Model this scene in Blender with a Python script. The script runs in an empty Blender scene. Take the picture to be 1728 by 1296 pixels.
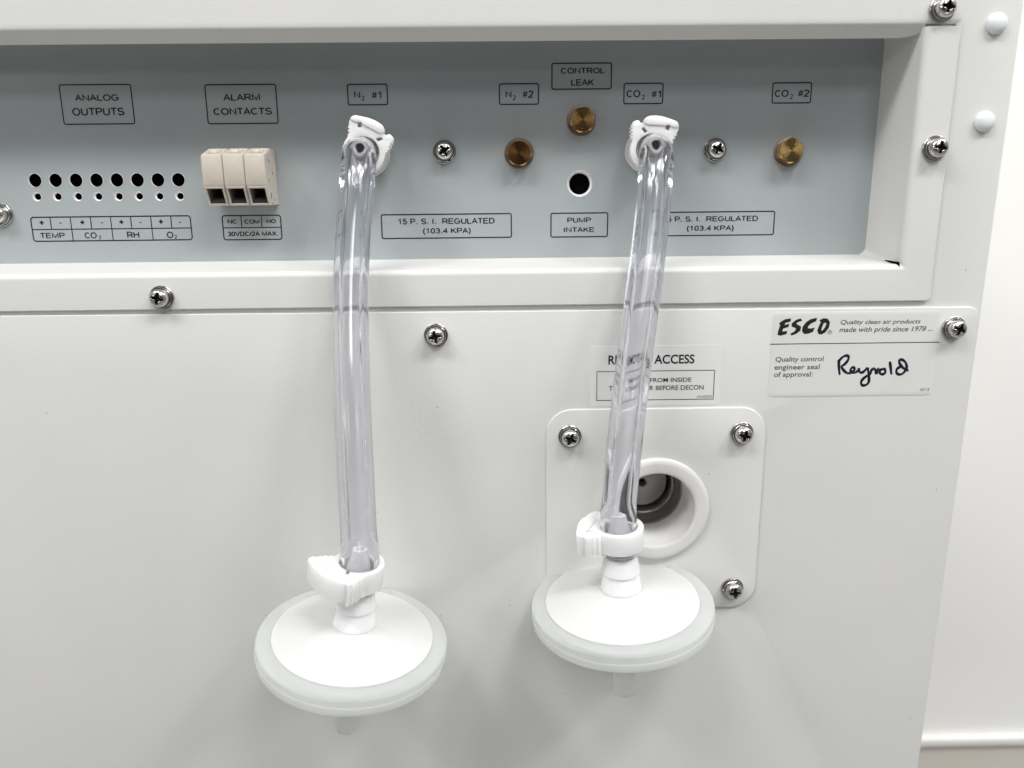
import bpy, bmesh, math, random
from math import sin, cos, pi, radians, sqrt, atan2
from mathutils import Vector, Matrix

random.seed(7)
S = 0.001                                  # everything below is written in millimetres
scene = bpy.context.scene
COL = scene.collection

# ------------------------------------------------------------------ camera
W, H, FPX, DIST = 1728.0, 1296.0, 1300.0, 275.0
pitch, yaw, roll = radians(13.255), radians(-0.7176), radians(0.5828)
fwd = Vector((-sin(yaw) * cos(pitch), cos(yaw) * cos(pitch), -sin(pitch)))
right = Vector((cos(yaw), sin(yaw), 0.0))
down = fwd.cross(right)
r_ = cos(roll) * right + sin(roll) * down
d_ = -sin(roll) * right + cos(roll) * down
cam = bpy.data.cameras.new('camera')
cam.sensor_fit = 'HORIZONTAL'
cam.sensor_width = 36.0
cam.lens = 36.0 * FPX / W
cam.clip_start = 0.01
cam.clip_end = 50.0
cam.dof.use_dof = True
cam.dof.focus_distance = 0.282
cam.dof.aperture_fstop = 9.0
camo = bpy.data.objects.new('camera', cam)
COL.objects.link(camo)
m3 = Matrix((r_, -d_, -fwd)).transposed()
camo.matrix_world = Matrix.Translation((0, -DIST * S, 0)) @ m3.to_4x4()
scene.camera = camo

# ------------------------------------------------------------------ world and lamps
world = bpy.data.worlds.new('World')
scene.world = world
world.use_nodes = True
nt = world.node_tree
nt.nodes.clear()
wo = nt.nodes.new('ShaderNodeOutputWorld')
bg = nt.nodes.new('ShaderNodeBackground')
tc = nt.nodes.new('ShaderNodeTexCoord')
sx = nt.nodes.new('ShaderNodeSeparateXYZ')
mr = nt.nodes.new('ShaderNodeMapRange')
mr.inputs['From Min'].default_value = -1.0
rampw = nt.nodes.new('ShaderNodeValToRGB')
cr = rampw.color_ramp
cr.elements[0].position = 0.0
cr.elements[0].color = (0.72, 0.71, 0.68, 1)
cr.elements[1].position = 1.0
cr.elements[1].color = (0.95, 0.96, 0.97, 1)
e = cr.elements.new(0.22); e.color = (0.60, 0.59, 0.57, 1)
e = cr.elements.new(0.46); e.color = (0.30, 0.30, 0.295, 1)
e = cr.elements.new(0.56); e.color = (0.48, 0.48, 0.48, 1)
dot = nt.nodes.new('ShaderNodeVectorMath'); dot.operation = 'DOT_PRODUCT'
dot.inputs[1].default_value = (-0.05, -0.98, 0.16)
mr2 = nt.nodes.new('ShaderNodeMapRange')
mr2.interpolation_type = 'SMOOTHSTEP'
mr2.inputs['From Min'].default_value = 0.62
mr2.inputs['From Max'].default_value = 0.97
mr2.inputs['To Min'].default_value = 1.0
mr2.inputs['To Max'].default_value = 0.11
mulw = nt.nodes.new('ShaderNodeMix'); mulw.data_type = 'RGBA'; mulw.blend_type = 'MULTIPLY'
mulw.inputs[0].default_value = 1.0
L = nt.links.new
L(tc.outputs['Generated'], sx.inputs[0]); L(sx.outputs['Z'], mr.inputs[0]); L(mr.outputs[0], rampw.inputs[0])
L(tc.outputs['Generated'], dot.inputs[0]); L(dot.outputs['Value'], mr2.inputs[0])
L(rampw.outputs[0], mulw.inputs[6]); L(mr2.outputs[0], mulw.inputs[7])
L(mulw.outputs[2], bg.inputs[0]); L(bg.outputs[0], wo.inputs[0])
bg.inputs['Strength'].default_value = 0.56


def ceiling_or_fill_lamp(loc, target, size, power, color=(1, 1, 1)):
    l = bpy.data.lights.new('ceiling_or_fill_lamp', 'AREA')
    l.shape = 'RECTANGLE'
    l.size, l.size_y = size
    l.energy = power
    l.color = color
    o = bpy.data.objects.new('ceiling_or_fill_lamp', l)
    COL.objects.link(o)
    o.location = loc
    o.rotation_euler = (Vector(target) - Vector(loc)).to_track_quat('-Z', 'Y').to_euler()
    return o


ceiling_or_fill_lamp((0.52, -0.92, 1.56), (0, 0, 0), (0.50, 0.24), 13, (1, 0.995, 0.975))
ceiling_or_fill_lamp((1.25, -0.90, 1.50), (0, 0, 0), (0.50, 0.24), 13.5, (1, 0.995, 0.975))
ceiling_or_fill_lamp((-0.60, -0.92, 1.56), (0, 0, 0), (0.50, 0.24), 10, (1, 0.995, 0.975))
ceiling_or_fill_lamp((-1.30, -0.92, 1.50), (0, 0, 0), (0.50, 0.24), 11.5, (1, 0.995, 0.975))
ceiling_or_fill_lamp((1.55, -0.10, 1.35), (0.7, 0.34, -0.2), (0.50, 0.20), 7.5, (1, 0.99, 0.97))  # unseen fill lamp, added to brighten the wall behind
ceiling_or_fill_lamp((0.45, -2.7, 1.65), (0, 0, 0), (1.2, 0.45), 12, (1, 0.995, 0.98))
ceiling_or_fill_lamp((-4.2, -4.4, 1.15), (0, 0, 0), (1.6, 0.5), 20, (1, 0.995, 0.98))

scene.view_settings.view_transform = 'Standard'
scene.view_settings.look = 'None'
scene.view_settings.exposure = 0.12
scene.view_settings.gamma = 1.0
scene.render.engine = 'CYCLES'
scene.cycles.max_bounces = 16
scene.cycles.transmission_bounces = 14
scene.cycles.glossy_bounces = 6
scene.cycles.diffuse_bounces = 5
scene.cycles.use_denoising = True
scene.cycles.blur_glossy = 0.5
scene.cycles.sample_clamp_indirect = 0.0


# ------------------------------------------------------------------ placing
def at(x, y, Y=0.0):
    """the point on the vertical plane Y (mm) seen at photo pixel x, y -> (X, Y, Z) in mm"""
    d = r_ * ((x - W / 2) / FPX) + d_ * ((y - H / 2) / FPX) + fwd
    t = (Y + DIST) / d.y
    return Vector((d.x * t, Y, d.z * t))


# ------------------------------------------------------------------ materials
def principled(name, color, rough=0.5, metal=0.0, spec=0.5):
    m = bpy.data.materials.new(name)
    m.use_nodes = True
    b = m.node_tree.nodes['Principled BSDF']
    b.inputs['Base Color'].default_value = (*color, 1)
    b.inputs['Roughness'].default_value = rough
    b.inputs['Metallic'].default_value = metal
    b.inputs['Specular IOR Level'].default_value = spec
    return m, b


def add_bump(m, b, scale, dist, strength=1.0, detail=2.0, stretch=None):
    n = m.node_tree
    t = n.nodes.new('ShaderNodeTexCoord')
    no = n.nodes.new('ShaderNodeTexNoise')
    no.inputs['Scale'].default_value = scale
    no.inputs['Detail'].default_value = detail
    if stretch:
        mp = n.nodes.new('ShaderNodeMapping')
        mp.inputs['Scale'].default_value = stretch
        n.links.new(t.outputs['Object'], mp.inputs[0]); n.links.new(mp.outputs[0], no.inputs['Vector'])
    else:
        n.links.new(t.outputs['Object'], no.inputs['Vector'])
    bu = n.nodes.new('ShaderNodeBump')
    bu.inputs['Strength'].default_value = strength
    bu.inputs['Distance'].default_value = dist
    n.links.new(no.outputs['Fac'], bu.inputs['Height'])
    n.links.new(bu.outputs[0], b.inputs['Normal'])
    return no


def mottled(m, b, c1, c2, scale, detail=3.0):
    """slow irregular colour drift of the paint itself"""
    n = m.node_tree
    t = n.nodes.new('ShaderNodeTexCoord')
    no = n.nodes.new('ShaderNodeTexNoise')
    no.inputs['Scale'].default_value = scale
    no.inputs['Detail'].default_value = detail
    r = n.nodes.new('ShaderNodeValToRGB')
    r.color_ramp.elements[0].position = 0.35
    r.color_ramp.elements[1].position = 0.65
    r.color_ramp.elements[0].color = (*c1, 1)
    r.color_ramp.elements[1].color = (*c2, 1)
    n.links.new(t.outputs['Object'], no.inputs['Vector'])
    n.links.new(no.outputs['Fac'], r.inputs[0])
    n.links.new(r.outputs[0], b.inputs['Base Color'])


M = {}
M['paint'], b = principled('white_powder_paint', (0.70, 0.70, 0.683), 0.42, 0, 0.4)
mottled(M['paint'], b, (0.690, 0.688, 0.673), (0.712, 0.709, 0.695), 18)
add_bump(M['paint'], b, 1300, 0.0001, 0.5, 3)
n = M['paint'].node_tree                    # sparse dark flecks in the coat and a faintly uneven sheen
t = n.nodes.new('ShaderNodeTexCoord'); sp = n.nodes.new('ShaderNodeSeparateXYZ'); cb_ = n.nodes.new('ShaderNodeCombineXYZ')
vo = n.nodes.new('ShaderNodeTexVoronoi'); vo.voronoi_dimensions = '2D'; vo.inputs['Scale'].default_value = 42
n.links.new(t.outputs['Object'], sp.inputs[0]); n.links.new(sp.outputs['X'], cb_.inputs['X']); n.links.new(sp.outputs['Z'], cb_.inputs['Y'])
n.links.new(cb_.outputs[0], vo.inputs['Vector'])
lt = n.nodes.new('ShaderNodeMath'); lt.operation = 'LESS_THAN'; lt.inputs[1].default_value = 0.011
n.links.new(vo.outputs['Distance'], lt.inputs[0])
sc_ = n.nodes.new('ShaderNodeSeparateColor'); n.links.new(vo.outputs['Color'], sc_.inputs[0])
gt = n.nodes.new('ShaderNodeMath'); gt.operation = 'GREATER_THAN'; gt.inputs[1].default_value = 0.86
n.links.new(sc_.outputs[0], gt.inputs[0])
ml = n.nodes.new('ShaderNodeMath'); ml.operation = 'MULTIPLY'; n.links.new(lt.outputs[0], ml.inputs[0]); n.links.new(gt.outputs[0], ml.inputs[1])
mx = n.nodes.new('ShaderNodeMix'); mx.data_type = 'RGBA'; mx.inputs[7].default_value = (0.34, 0.33, 0.31, 1)
src = b.inputs['Base Color'].links[0].from_socket
n.links.new(ml.outputs[0], mx.inputs[0]); n.links.new(src, mx.inputs[6]); n.links.new(mx.outputs[2], b.inputs['Base Color'])
nr = n.nodes.new('ShaderNodeTexNoise'); nr.inputs['Scale'].default_value = 26; nr.inputs['Detail'].default_value = 4
mrr = n.nodes.new('ShaderNodeMapRange'); mrr.inputs['From Min'].default_value = 0.3; mrr.inputs['From Max'].default_value = 0.7
mrr.inputs['To Min'].default_value = 0.34; mrr.inputs['To Max'].default_value = 0.50
n.links.new(t.outputs['Object'], nr.inputs['Vector']); n.links.new(nr.outputs['Fac'], mrr.inputs[0]); n.links.new(mrr.outputs[0], b.inputs['Roughness'])
M['panel'], b = principled('blue_grey_film', (0.365, 0.40, 0.412), 0.28, 0, 0.45)
mottled(M['panel'], b, (0.368, 0.402, 0.414), (0.395, 0.429, 0.441), 22)
add_bump(M['panel'], b, 2600, 0.00002, 0.3, 1.0)
M['ink'], b = principled('black_ink', (0.012, 0.012, 0.014), 0.45)
M['grey_ink'], b = principled('grey_ink', (0.07, 0.07, 0.075), 0.5)
M['pen'], b = principled('blue_black_marker', (0.006, 0.007, 0.022), 0.35)
M['sticker'], b = principled('white_paper_label', (0.76, 0.76, 0.75), 0.38, 0, 0.4)
M['vinyl'], b = principled('satin_vinyl_label', (0.71, 0.71, 0.695), 0.33, 0, 0.45)
M['white_plastic'], b = principled('white_plastic', (0.71, 0.70, 0.695), 0.35)
M['rim'], b = principled('white_edge', (0.85, 0.85, 0.84), 0.4)
M['plug'], b = principled('milky_plug', (0.80, 0.82, 0.85), 0.22)
b.inputs['Subsurface Weight'].default_value = 0.4
b.inputs['Subsurface Radius'].default_value = (0.002, 0.002, 0.002)
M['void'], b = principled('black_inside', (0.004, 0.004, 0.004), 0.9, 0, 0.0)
M['beige'], b = principled('beige_plastic', (0.60, 0.545, 0.475), 0.42)
mottled(M['beige'], b, (0.585, 0.53, 0.46), (0.62, 0.565, 0.495), 300)
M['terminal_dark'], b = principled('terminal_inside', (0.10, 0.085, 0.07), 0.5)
M['steel'], b = principled('stainless_steel', (0.60, 0.585, 0.565), 0.2, 1.0)
add_bump(M['steel'], b, 2500, 0.00003, 0.35, 3)
M['zinc'], b = principled('plated_washer', (0.42, 0.41, 0.40), 0.26, 1.0)
add_bump(M['zinc'], b, 2500, 0.00003, 0.35, 3)
M['recess'], b = principled('recess_steel', (0.05, 0.047, 0.045), 0.4, 1.0)
M['brass_edge'], b = principled('brass', (0.66, 0.40, 0.17), 0.22, 1.0)
M['brass_collar'], b = principled('pale_collar', (0.74, 0.62, 0.53), 0.28, 1.0)
M['dark_rubber'], b = principled('dark_rubber', (0.22, 0.21, 0.205), 0.2, 0.6)
M['grey_stopper'], b = principled('grey_stopper', (0.55, 0.53, 0.515), 0.4, 0.3)
M['sleeve'], b = principled('sleeve', (0.70, 0.69, 0.68), 0.35)
M['wall'], b = principled('wall_paint', (0.93, 0.925, 0.905), 0.7)
add_bump(M['wall'], b, 60, 0.0006, 0.3)
M['skirting'], b = principled('skirting_paint', (0.70, 0.665, 0.615), 0.5)
mottled(M['skirting'], b, (0.70, 0.68, 0.64), (0.72, 0.66, 0.58), 4)
M['ledge'], b = principled('ledge_paint', (0.84, 0.83, 0.81), 0.45)

# turned brass faces: concentric tool marks
m, b = principled('turned_brass', (0.72, 0.43, 0.16), 0.2, 1.0)
n = m.node_tree
tg = n.nodes.new('ShaderNodeTangent'); tg.direction_type = 'RADIAL'; tg.axis = 'Y'
n.links.new(tg.outputs[0], b.inputs['Tangent'])
b.inputs['Anisotropic'].default_value = 0.93
t = n.nodes.new('ShaderNodeTexCoord')
wv = n.nodes.new('ShaderNodeTexWave'); wv.wave_type = 'RINGS'; wv.rings_direction = 'Y'
wv.inputs['Scale'].default_value = 900; wv.inputs['Distortion'].default_value = 0.6
bu = n.nodes.new('ShaderNodeBump'); bu.inputs['Strength'].default_value = 0.25; bu.inputs['Distance'].default_value = 0.00004
n.links.new(t.outputs['Object'], wv.inputs['Vector']); n.links.new(wv.outputs['Fac'], bu.inputs['Height'])
n.links.new(bu.outputs[0], b.inputs['Normal'])
M['brass'] = m
M['brass_dark'] = m.copy(); M['brass_dark'].name = 'brass_dark_reflection'  # same brass, with a dark reflection painted into the base colour
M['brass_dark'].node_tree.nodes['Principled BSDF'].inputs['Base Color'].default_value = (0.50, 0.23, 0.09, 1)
M['brass_gold'] = m.copy(); M['brass_gold'].name = 'brass_gold_reflection'  # same brass, with a bright gold reflection painted into the base colour
M['brass_gold'].node_tree.nodes['Principled BSDF'].inputs['Base Color'].default_value = (0.90, 0.62, 0.24, 1)

# clear flexible tube
m, b = principled('clear_vinyl_tube', (0.968, 0.968, 0.985), 0.10)
b.inputs['Transmission Weight'].default_value = 1.0
b.inputs['IOR'].default_value = 1.43
M['tube'] = m
va = m.node_tree.nodes.new('ShaderNodeVolumeAbsorption')
va.inputs['Color'].default_value = (0.80, 0.81, 0.90, 1)
va.inputs['Density'].default_value = 45
m.node_tree.links.new(va.outputs[0], m.node_tree.nodes['Material Output'].inputs['Volume'])
# translucent polypropylene: part of the light goes through, diffused
def milky(name, color, trans, rough, ior=1.45, alpha=1.0):
    m, b = principled(name, color, rough)
    b.inputs['IOR'].default_value = ior
    b.inputs['Transmission Weight'].default_value = 0.0
    n = m.node_tree
    tr = n.nodes.new('ShaderNodeBsdfTranslucent')
    tr.inputs['Color'].default_value = (*color, 1)
    mx = n.nodes.new('ShaderNodeMixShader')
    mx.inputs[0].default_value = trans
    out = n.nodes['Material Output']
    n.links.new(b.outputs[0], mx.inputs[1]); n.links.new(tr.outputs[0], mx.inputs[2])
    if alpha < 1:
        tp = n.nodes.new('ShaderNodeBsdfTransparent')
        tp.inputs['Color'].default_value = (0.96, 0.98, 0.98, 1)
        m2 = n.nodes.new('ShaderNodeMixShader')
        m2.inputs[0].default_value = alpha
        n.links.new(tp.outputs[0], m2.inputs[1]); n.links.new(mx.outputs[0], m2.inputs[2])
        n.links.new(m2.outputs[0], out.inputs['Surface'])
    else:
        n.links.new(mx.outputs[0], out.inputs['Surface'])
    return m
M['housing'] = milky('milky_polypropylene', (0.90, 0.912, 0.906), 0.36, 0.13, 1.45, 0.5)
_h = M['housing'].node_tree.nodes['Principled BSDF']
_h.inputs['Subsurface Weight'].default_value = 0.35
_h.inputs['Subsurface Radius'].default_value = (0.006, 0.006, 0.006)
_h.inputs['Subsurface Scale'].default_value = 1.0
M['spout'], b = principled('frosted_spout', (0.98, 0.985, 0.985), 0.25)
b.inputs['Transmission Weight'].default_value = 0.85
b.inputs['IOR'].default_value = 1.10
M['membrane'] = milky('white_membrane', (0.83, 0.835, 0.83), 0.32, 0.45)
def waxy(name, color, rough, weight, rad):
    m, b = principled(name, color, rough)
    b.inputs['Subsurface Weight'].default_value = weight
    b.inputs['Subsurface Radius'].default_value = (rad, rad, rad)
    b.inputs['Subsurface Scale'].default_value = 1.0
    return m
M['barb'] = waxy('milky_barb', (0.88, 0.885, 0.89), 0.22, 0.5, 0.003)
M['nylon'] = waxy('natural_nylon', (0.86, 0.865, 0.86), 0.33, 0.8, 0.004)


# ------------------------------------------------------------------ mesh helpers
class MB:
    def __init__(self):
        self.v, self.f = [], []

    def add(self, verts, faces):
        k = len(self.v)
        self.v += [Vector(p) for p in verts]
        self.f += [[i + k for i in f] for f in faces]
        return self

    def box(self, x0, x1, y0, y1, z0, z1):
        v = [(x, y, z) for x in (x0, x1) for y in (y0, y1) for z in (z0, z1)]
        return self.add(v, [(0, 1, 3, 2), (4, 6, 7, 5), (0, 4, 5, 1), (2, 3, 7, 6), (0, 2, 6, 4), (1, 5, 7, 3)])

    def loft(self, loops, closed=True, cap0=False, cap1=False):
        n = len(loops[0])
        v = [p for l in loops for p in l]
        f = []
        for a in range(len(loops) - 1):
            for i in range(n if closed else n - 1):
                j = (i + 1) % n
                f.append((a * n + i, a * n + j, (a + 1) * n + j, (a + 1) * n + i))
        if cap0: f.append(tuple(range(n - 1, -1, -1)))
        if cap1: f.append(tuple(range((len(loops) - 1) * n, len(loops) * n)))
        return self.add(v, f)

    def lathe(self, prof, O, n, seg=48, cap0=False, cap1=False):
        n = Vector(n).normalized()
        u = n.orthogonal().normalized()
        w = n.cross(u)
        loops = [[Vector(O) + n * a + (u * cos(2 * pi * i / seg) + w * sin(2 * pi * i / seg)) * max(r, 0.001) for i in range(seg)] for a, r in prof]
        return self.loft(loops, True, cap0, cap1)


def finish(me, mat, sharp=35):
    bm = bmesh.new()
    bm.from_mesh(me)
    bmesh.ops.remove_doubles(bm, verts=bm.verts, dist=1e-7)
    bmesh.ops.recalc_face_normals(bm, faces=bm.faces)
    for f in bm.faces: f.smooth = True
    for ed in bm.edges:
        if len(ed.link_faces) == 2 and ed.calc_face_angle(0) > radians(sharp): ed.smooth = False
    bm.to_mesh(me)
    bm.free()
    me.materials.clear()
    me.materials.append(mat)


ORIGIN = {}


def link(name, me, parent, origin):
    o = bpy.data.objects.new(name, me)
    COL.objects.link(o)
    origin = Vector(origin)
    if parent is not None:
        o.parent = parent
        o.location = (origin - ORIGIN[parent.name]) * S
    else:
        o.location = origin * S
    ORIGIN[o.name] = origin
    return o


def part(name, mb, mat, parent=None, origin=None, sharp=35):
    """link a mesh (vertices in world millimetres) as one object"""
    if origin is None:
        lo = [min(v[i] for v in mb.v) for i in range(3)]; hi = [max(v[i] for v in mb.v) for i in range(3)]
        origin = [(a + c) / 2 for a, c in zip(lo, hi)]
    O = Vector(origin)
    me = bpy.data.meshes.new(name)
    me.from_pydata([(v - O) * S for v in mb.v], [], mb.f)
    finish(me, mat, sharp)
    return link(name, me, parent, O)


def carve(o, cutters):
    """cut real openings out of an object"""
    tmp = []
    for mb, mat in cutters:
        me = bpy.data.meshes.new('cutter')
        O = ORIGIN[o.name]
        me.from_pydata([(v - O) * S for v in mb.v], [], mb.f)
        finish(me, mat)
        c = bpy.data.objects.new('cutter', me); COL.objects.link(c); tmp.append(c)
        c.matrix_world = Matrix.Translation(O * S)
        md = o.modifiers.new('cut', 'BOOLEAN'); md.operation = 'DIFFERENCE'; md.object = c; md.solver = 'EXACT'
        try: md.material_mode = 'TRANSFER'
        except Exception: pass
    bpy.context.view_layer.update()
    dg = bpy.context.evaluated_depsgraph_get()
    nm = bpy.data.meshes.new_from_object(o.evaluated_get(dg))
    o.modifiers.clear()
    o.data = nm
    for c in tmp: bpy.data.objects.remove(c)


def thing(name, label, cat, loc, group=None):
    o = bpy.data.objects.new(name, None)
    o.empty_display_size = 0.01
    COL.objects.link(o)
    o.location = Vector(loc) * S
    ORIGIN[o.name] = Vector(loc)
    o['label'] = label
    o['category'] = cat
    if group: o['group'] = group
    return o


def curve_mesh(cu):
    o = bpy.data.objects.new('temporary', cu)
    COL.objects.link(o)
    dg = bpy.context.evaluated_depsgraph_get()
    me = bpy.data.meshes.new_from_object(o.evaluated_get(dg))
    v = [p.co.copy() for p in me.vertices]
    f = [tuple(p.vertices) for p in me.polygons]
    bpy.data.objects.remove(o); bpy.data.meshes.remove(me); bpy.data.curves.remove(cu)
    return v, f


def sheet(loops, thick, bevel=0.0, res=2, grow=0.0):
    """flat filled shape with holes, thickness along local z, centred"""
    cu = bpy.data.curves.new('shape', 'CURVE')
    cu.dimensions = '2D'
    cu.fill_mode = 'BOTH'
    cu.extrude = max(thick / 2 - bevel, 0)
    cu.bevel_depth = bevel
    cu.bevel_resolution = res
    cu.offset = grow - bevel
    for lp in loops:
        s = cu.splines.new('POLY')
        s.points.add(len(lp) - 1)
        for p, q in zip(s.points, lp): p.co = (q[0], q[1], 0, 1)
        s.use_cyclic_u = True
    return curve_mesh(cu)


def upright(v, Y):
    """local sheet (x, y, z towards the viewer) -> a sheet standing at depth Y"""
    return [Vector((p[0], Y - p[2], p[1])) for p in v]


def rrect(x0, z0, x1, z1, r, seg=6):
    rs = r if isinstance(r, (list, tuple)) else [r] * 4        # BL, BR, TR, TL
    out = []
    for (cx, cz, a0, rr) in ((x0 + rs[0], z0 + rs[0], pi, rs[0]), (x1 - rs[1], z0 + rs[1], 1.5 * pi, rs[1]),
                             (x1 - rs[2], z1 - rs[2], 0, rs[2]), (x0 + rs[3], z1 - rs[3], pi / 2, rs[3])):
        for i in range(seg + 1):
            a = a0 + pi / 2 * i / seg
            out.append((cx + rr * cos(a), cz + rr * sin(a)))
    return out


def circle(cx, cz, r, seg=40):
    return [(cx + r * cos(2 * pi * i / seg), cz + r * sin(2 * pi * i / seg)) for i in range(seg)]


def front(loops, Yfront, thick, bevel=0.0, grow=0.0):
    v, f = sheet(loops, thick, bevel, grow=grow)
    return MB().add(upright(v, Yfront + thick / 2), f)


def smooth_path(pts, n=10):
    P = [Vector(p) for p in pts]
    P = [P[0] * 2 - P[1]] + P + [P[-1] * 2 - P[-2]]
    out = []
    for i in range(1, len(P) - 2):
        p0, p1, p2, p3 = P[i - 1:i + 3]
        for k in range(n):
            t = k / n
            out.append(0.5 * (2 * p1 + (p2 - p0) * t + (2 * p0 - 5 * p1 + 4 * p2 - p3) * t * t + (3 * p1 - p0 - 3 * p2 + p3) * t ** 3))
    out.append(P[-2])
    return out


# ------------------------------------------------------------------ writing
def glyphs(text, shear=0.0, spacing=1.0, weight=0.0):
    cu = bpy.data.curves.new('lettering', 'FONT')
    cu.body = text
    cu.size = 10
    cu.shear = shear
    cu.space_character = spacing
    cu.offset = weight
    cu.resolution_u = 4
    return curve_mesh(cu)


# sans lettering of even stroke, as centre lines in a box one cap height tall: advance, strokes
def ar(cx, cy, rx, ry, a0, a1, n=14):
    return [(cx + rx * cos(radians(a0 + (a1 - a0) * i / n)), cy + ry * sin(radians(a0 + (a1 - a0) * i / n))) for i in range(n + 1)]


GL = {
    'A': (.93, [[(.07, 0), (.465, 1), (.86, 0)], [(.20, .34), (.73, .34)]]),
    'C': (1.0, [ar(.50, .5, .39, .5, 42, 318, 22)]),
    'D': (1.0, [[(.14, 0), (.14, 1), (.50, 1)] + ar(.50, .5, .38, .5, 90, -90)[1:] + [(.14, 0)]]),
    'E': (.93, [[(.82, 1), (.14, 1), (.14, 0), (.84, 0)], [(.14, .53), (.78, .53)]]),
    'G': (1.08, [ar(.54, .5, .43, .5, 48, 270, 18) + ar(.54, .5, .43, .5, 270, 325, 6)[1:] + [(.93, .48), (.56, .48)]]),
    'H': (1.0, [[(.14, 0), (.14, 1)], [(.86, 0), (.86, 1)], [(.14, .53), (.86, .53)]]),
    'I': (.39, [[(.195, 0), (.195, 1)]]),
    'K': (.93, [[(.14, 0), (.14, 1)], [(.80, 1), (.14, .36)], [(.38, .60), (.84, 0)]]),
    'L': (.78, [[(.13, 1), (.13, 0), (.72, 0)]]),
    'M': (1.16, [[(.14, 0), (.14, 1), (.58, .06), (1.02, 1), (1.02, 0)]]),
    'N': (1.0, [[(.14, 0), (.14, 1), (.86, 0), (.86, 1)]]),
    'O': (1.08, [ar(.54, .5, .44, .5, 0, 360, 32)]),
    'P': (.93, [[(.14, 0), (.14, 1), (.54, 1)] + ar(.54, .73, .29, .27, 90, -90)[1:] + [(.14, .46)]]),
    'R': (1.0, [[(.14, 0), (.14, 1), (.57, 1)] + ar(.57, .74, .29, .26, 90, -90)[1:] + [(.14, .48)], [(.50, .48), (.66, .36), (.90, 0)]]),
    'S': (.93, [ar(.465, .755, .33, .245, 20, 250, 14) + ar(.465, .255, .36, .255, 75, -160, 16)]),
    'T': (.85, [[(.05, 1), (.80, 1)], [(.425, 1), (.425, 0)]]),
    'U': (1.0, [[(.14, 1), (.14, .36)] + ar(.50, .36, .36, .36, 180, 360)[1:] + [(.86, 1)]]),
    'V': (.93, [[(.06, 1), (.465, 0), (.87, 1)]]),
    'X': (.93, [[(.07, 0), (.84, 1)], [(.09, 1), (.86, 0)]]),
    '0': (.78, [ar(.39, .5, .28, .5, 0, 360, 28)]),
    '1': (.78, [[(.17, .74), (.34, .84), (.45, 1), (.45, 0)]]),
    '2': (.78, [ar(.39, .72, .27, .28, 165, -35, 12) + [(.28, .20), (.10, 0), (.68, 0)]]),
    '3': (.78, [ar(.37, .755, .25, .245, 160, -90, 12) + ar(.37, .265, .29, .265, 85, -160, 14)]),
    '4': (.78, [[(.54, 0), (.54, 1), (.07, .30), (.72, .30)]]),
    '5': (.78, [[(.64, 1), (.22, 1), (.14, .50)] + ar(.37, .32, .29, .32, 135, -155, 16)]),
    '.': (.39, [[(.195, -.06), (.195, .13)]]),
    '/': (.39, [[(.03, 0), (.36, 1)]]),
    '(': (.465, [ar(.60, .38, .42, .78, 118, 242, 12)]),
    ')': (.465, [ar(-.135, .38, .42, .78, 62, -62, 12)]),
    '#': (.78, [[(.18, 0), (.34, 1)], [(.44, 0), (.60, 1)], [(.06, .67), (.74, .67)], [(.04, .33), (.72, .33)]]),
    '+': (.82, [[(.1, .35), (.72, .35)], [(.41, .04), (.41, .66)]]),
    '-': (.465, [[(.05, .35), (.41, .35)]]),
    ' ': (.39, []),
}


def strokes_of(text, t=0.13, track=0.03):
    v, f, x = [], [], 0.0
    t0_ = t
    for ch in text:
        adv, sts = GL[ch]
        t = min(t0_, 0.14) if ch == '#' else t0_
        for st in sts:
            P = [Vector((x + a, b, 0)) for a, b in st]
            left, rgt = [], []
            for i, p in enumerate(P):
                d0 = (p - P[i - 1]).normalized() if i else None
                d1 = (P[i + 1] - p).normalized() if i < len(P) - 1 else None
                if d0 is None and d1 is not None and (P[0] - P[-1]).length < 1e-6: d0 = (P[-1] - P[-2]).normalized()
                if d1 is None and (P[0] - P[-1]).length < 1e-6: d1 = (P[1] - P[0]).normalized()
                d0 = d0 or d1; d1 = d1 or d0
                m = (d0 + d1)
                m = m.normalized() if m.length > 1e-6 else d0
                nrm = Vector((-m.y, m.x, 0))
                k = min(1.0 / max(nrm.dot(Vector((-d0.y, d0.x, 0))), .3), 2.1)
                left.append(p + nrm * t / 2 * k); rgt.append(p - nrm * t / 2 * k)
            b = len(v); n = len(P)
            v += left + rgt
            f += [(b + i, b + i + 1, b + n + i + 1, b + n + i) for i in range(n - 1)]
        x += adv + track
    return v, f


INK_Y = 0.035


def write(mb, text, box, Y, up=1, **kw):
    """fit the lettering into the photo box (x0, ytop, x1, ybottom), lying on the plane Y; box may end with a rise in pixels"""
    x0, yt, x1, yb = box[:4]
    rise = box[4] if len(box) > 4 else 0
    if kw.pop('strokes', False): v, f = strokes_of(text, **kw)
    else: v, f = glyphs(text, **kw)
    lx, hx = min(p.x for p in v), max(p.x for p in v)
    ly, hy = min(p.y for p in v), max(p.y for p in v)
    xm, ym = (x0 + x1) / 2, (yt + yb) / 2
    a, c = at(x0, ym + rise / 2, Y), at(x1, ym - rise / 2, Y)
    t, bo = at(xm, yt, Y), at(xm, yb, Y)
    zc = (t.z + bo.z) / 2
    out = []
    for p in v:
        u, w = (p.x - lx) / (hx - lx), (p.y - ly) / (hy - ly)
        out.append(Vector((a.x + (c.x - a.x) * u, Y - INK_Y * up, zc + (a.z - c.z) * 0 + (w - 0.5) * (t.z - bo.z))))
    mb.add(out, f)


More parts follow.
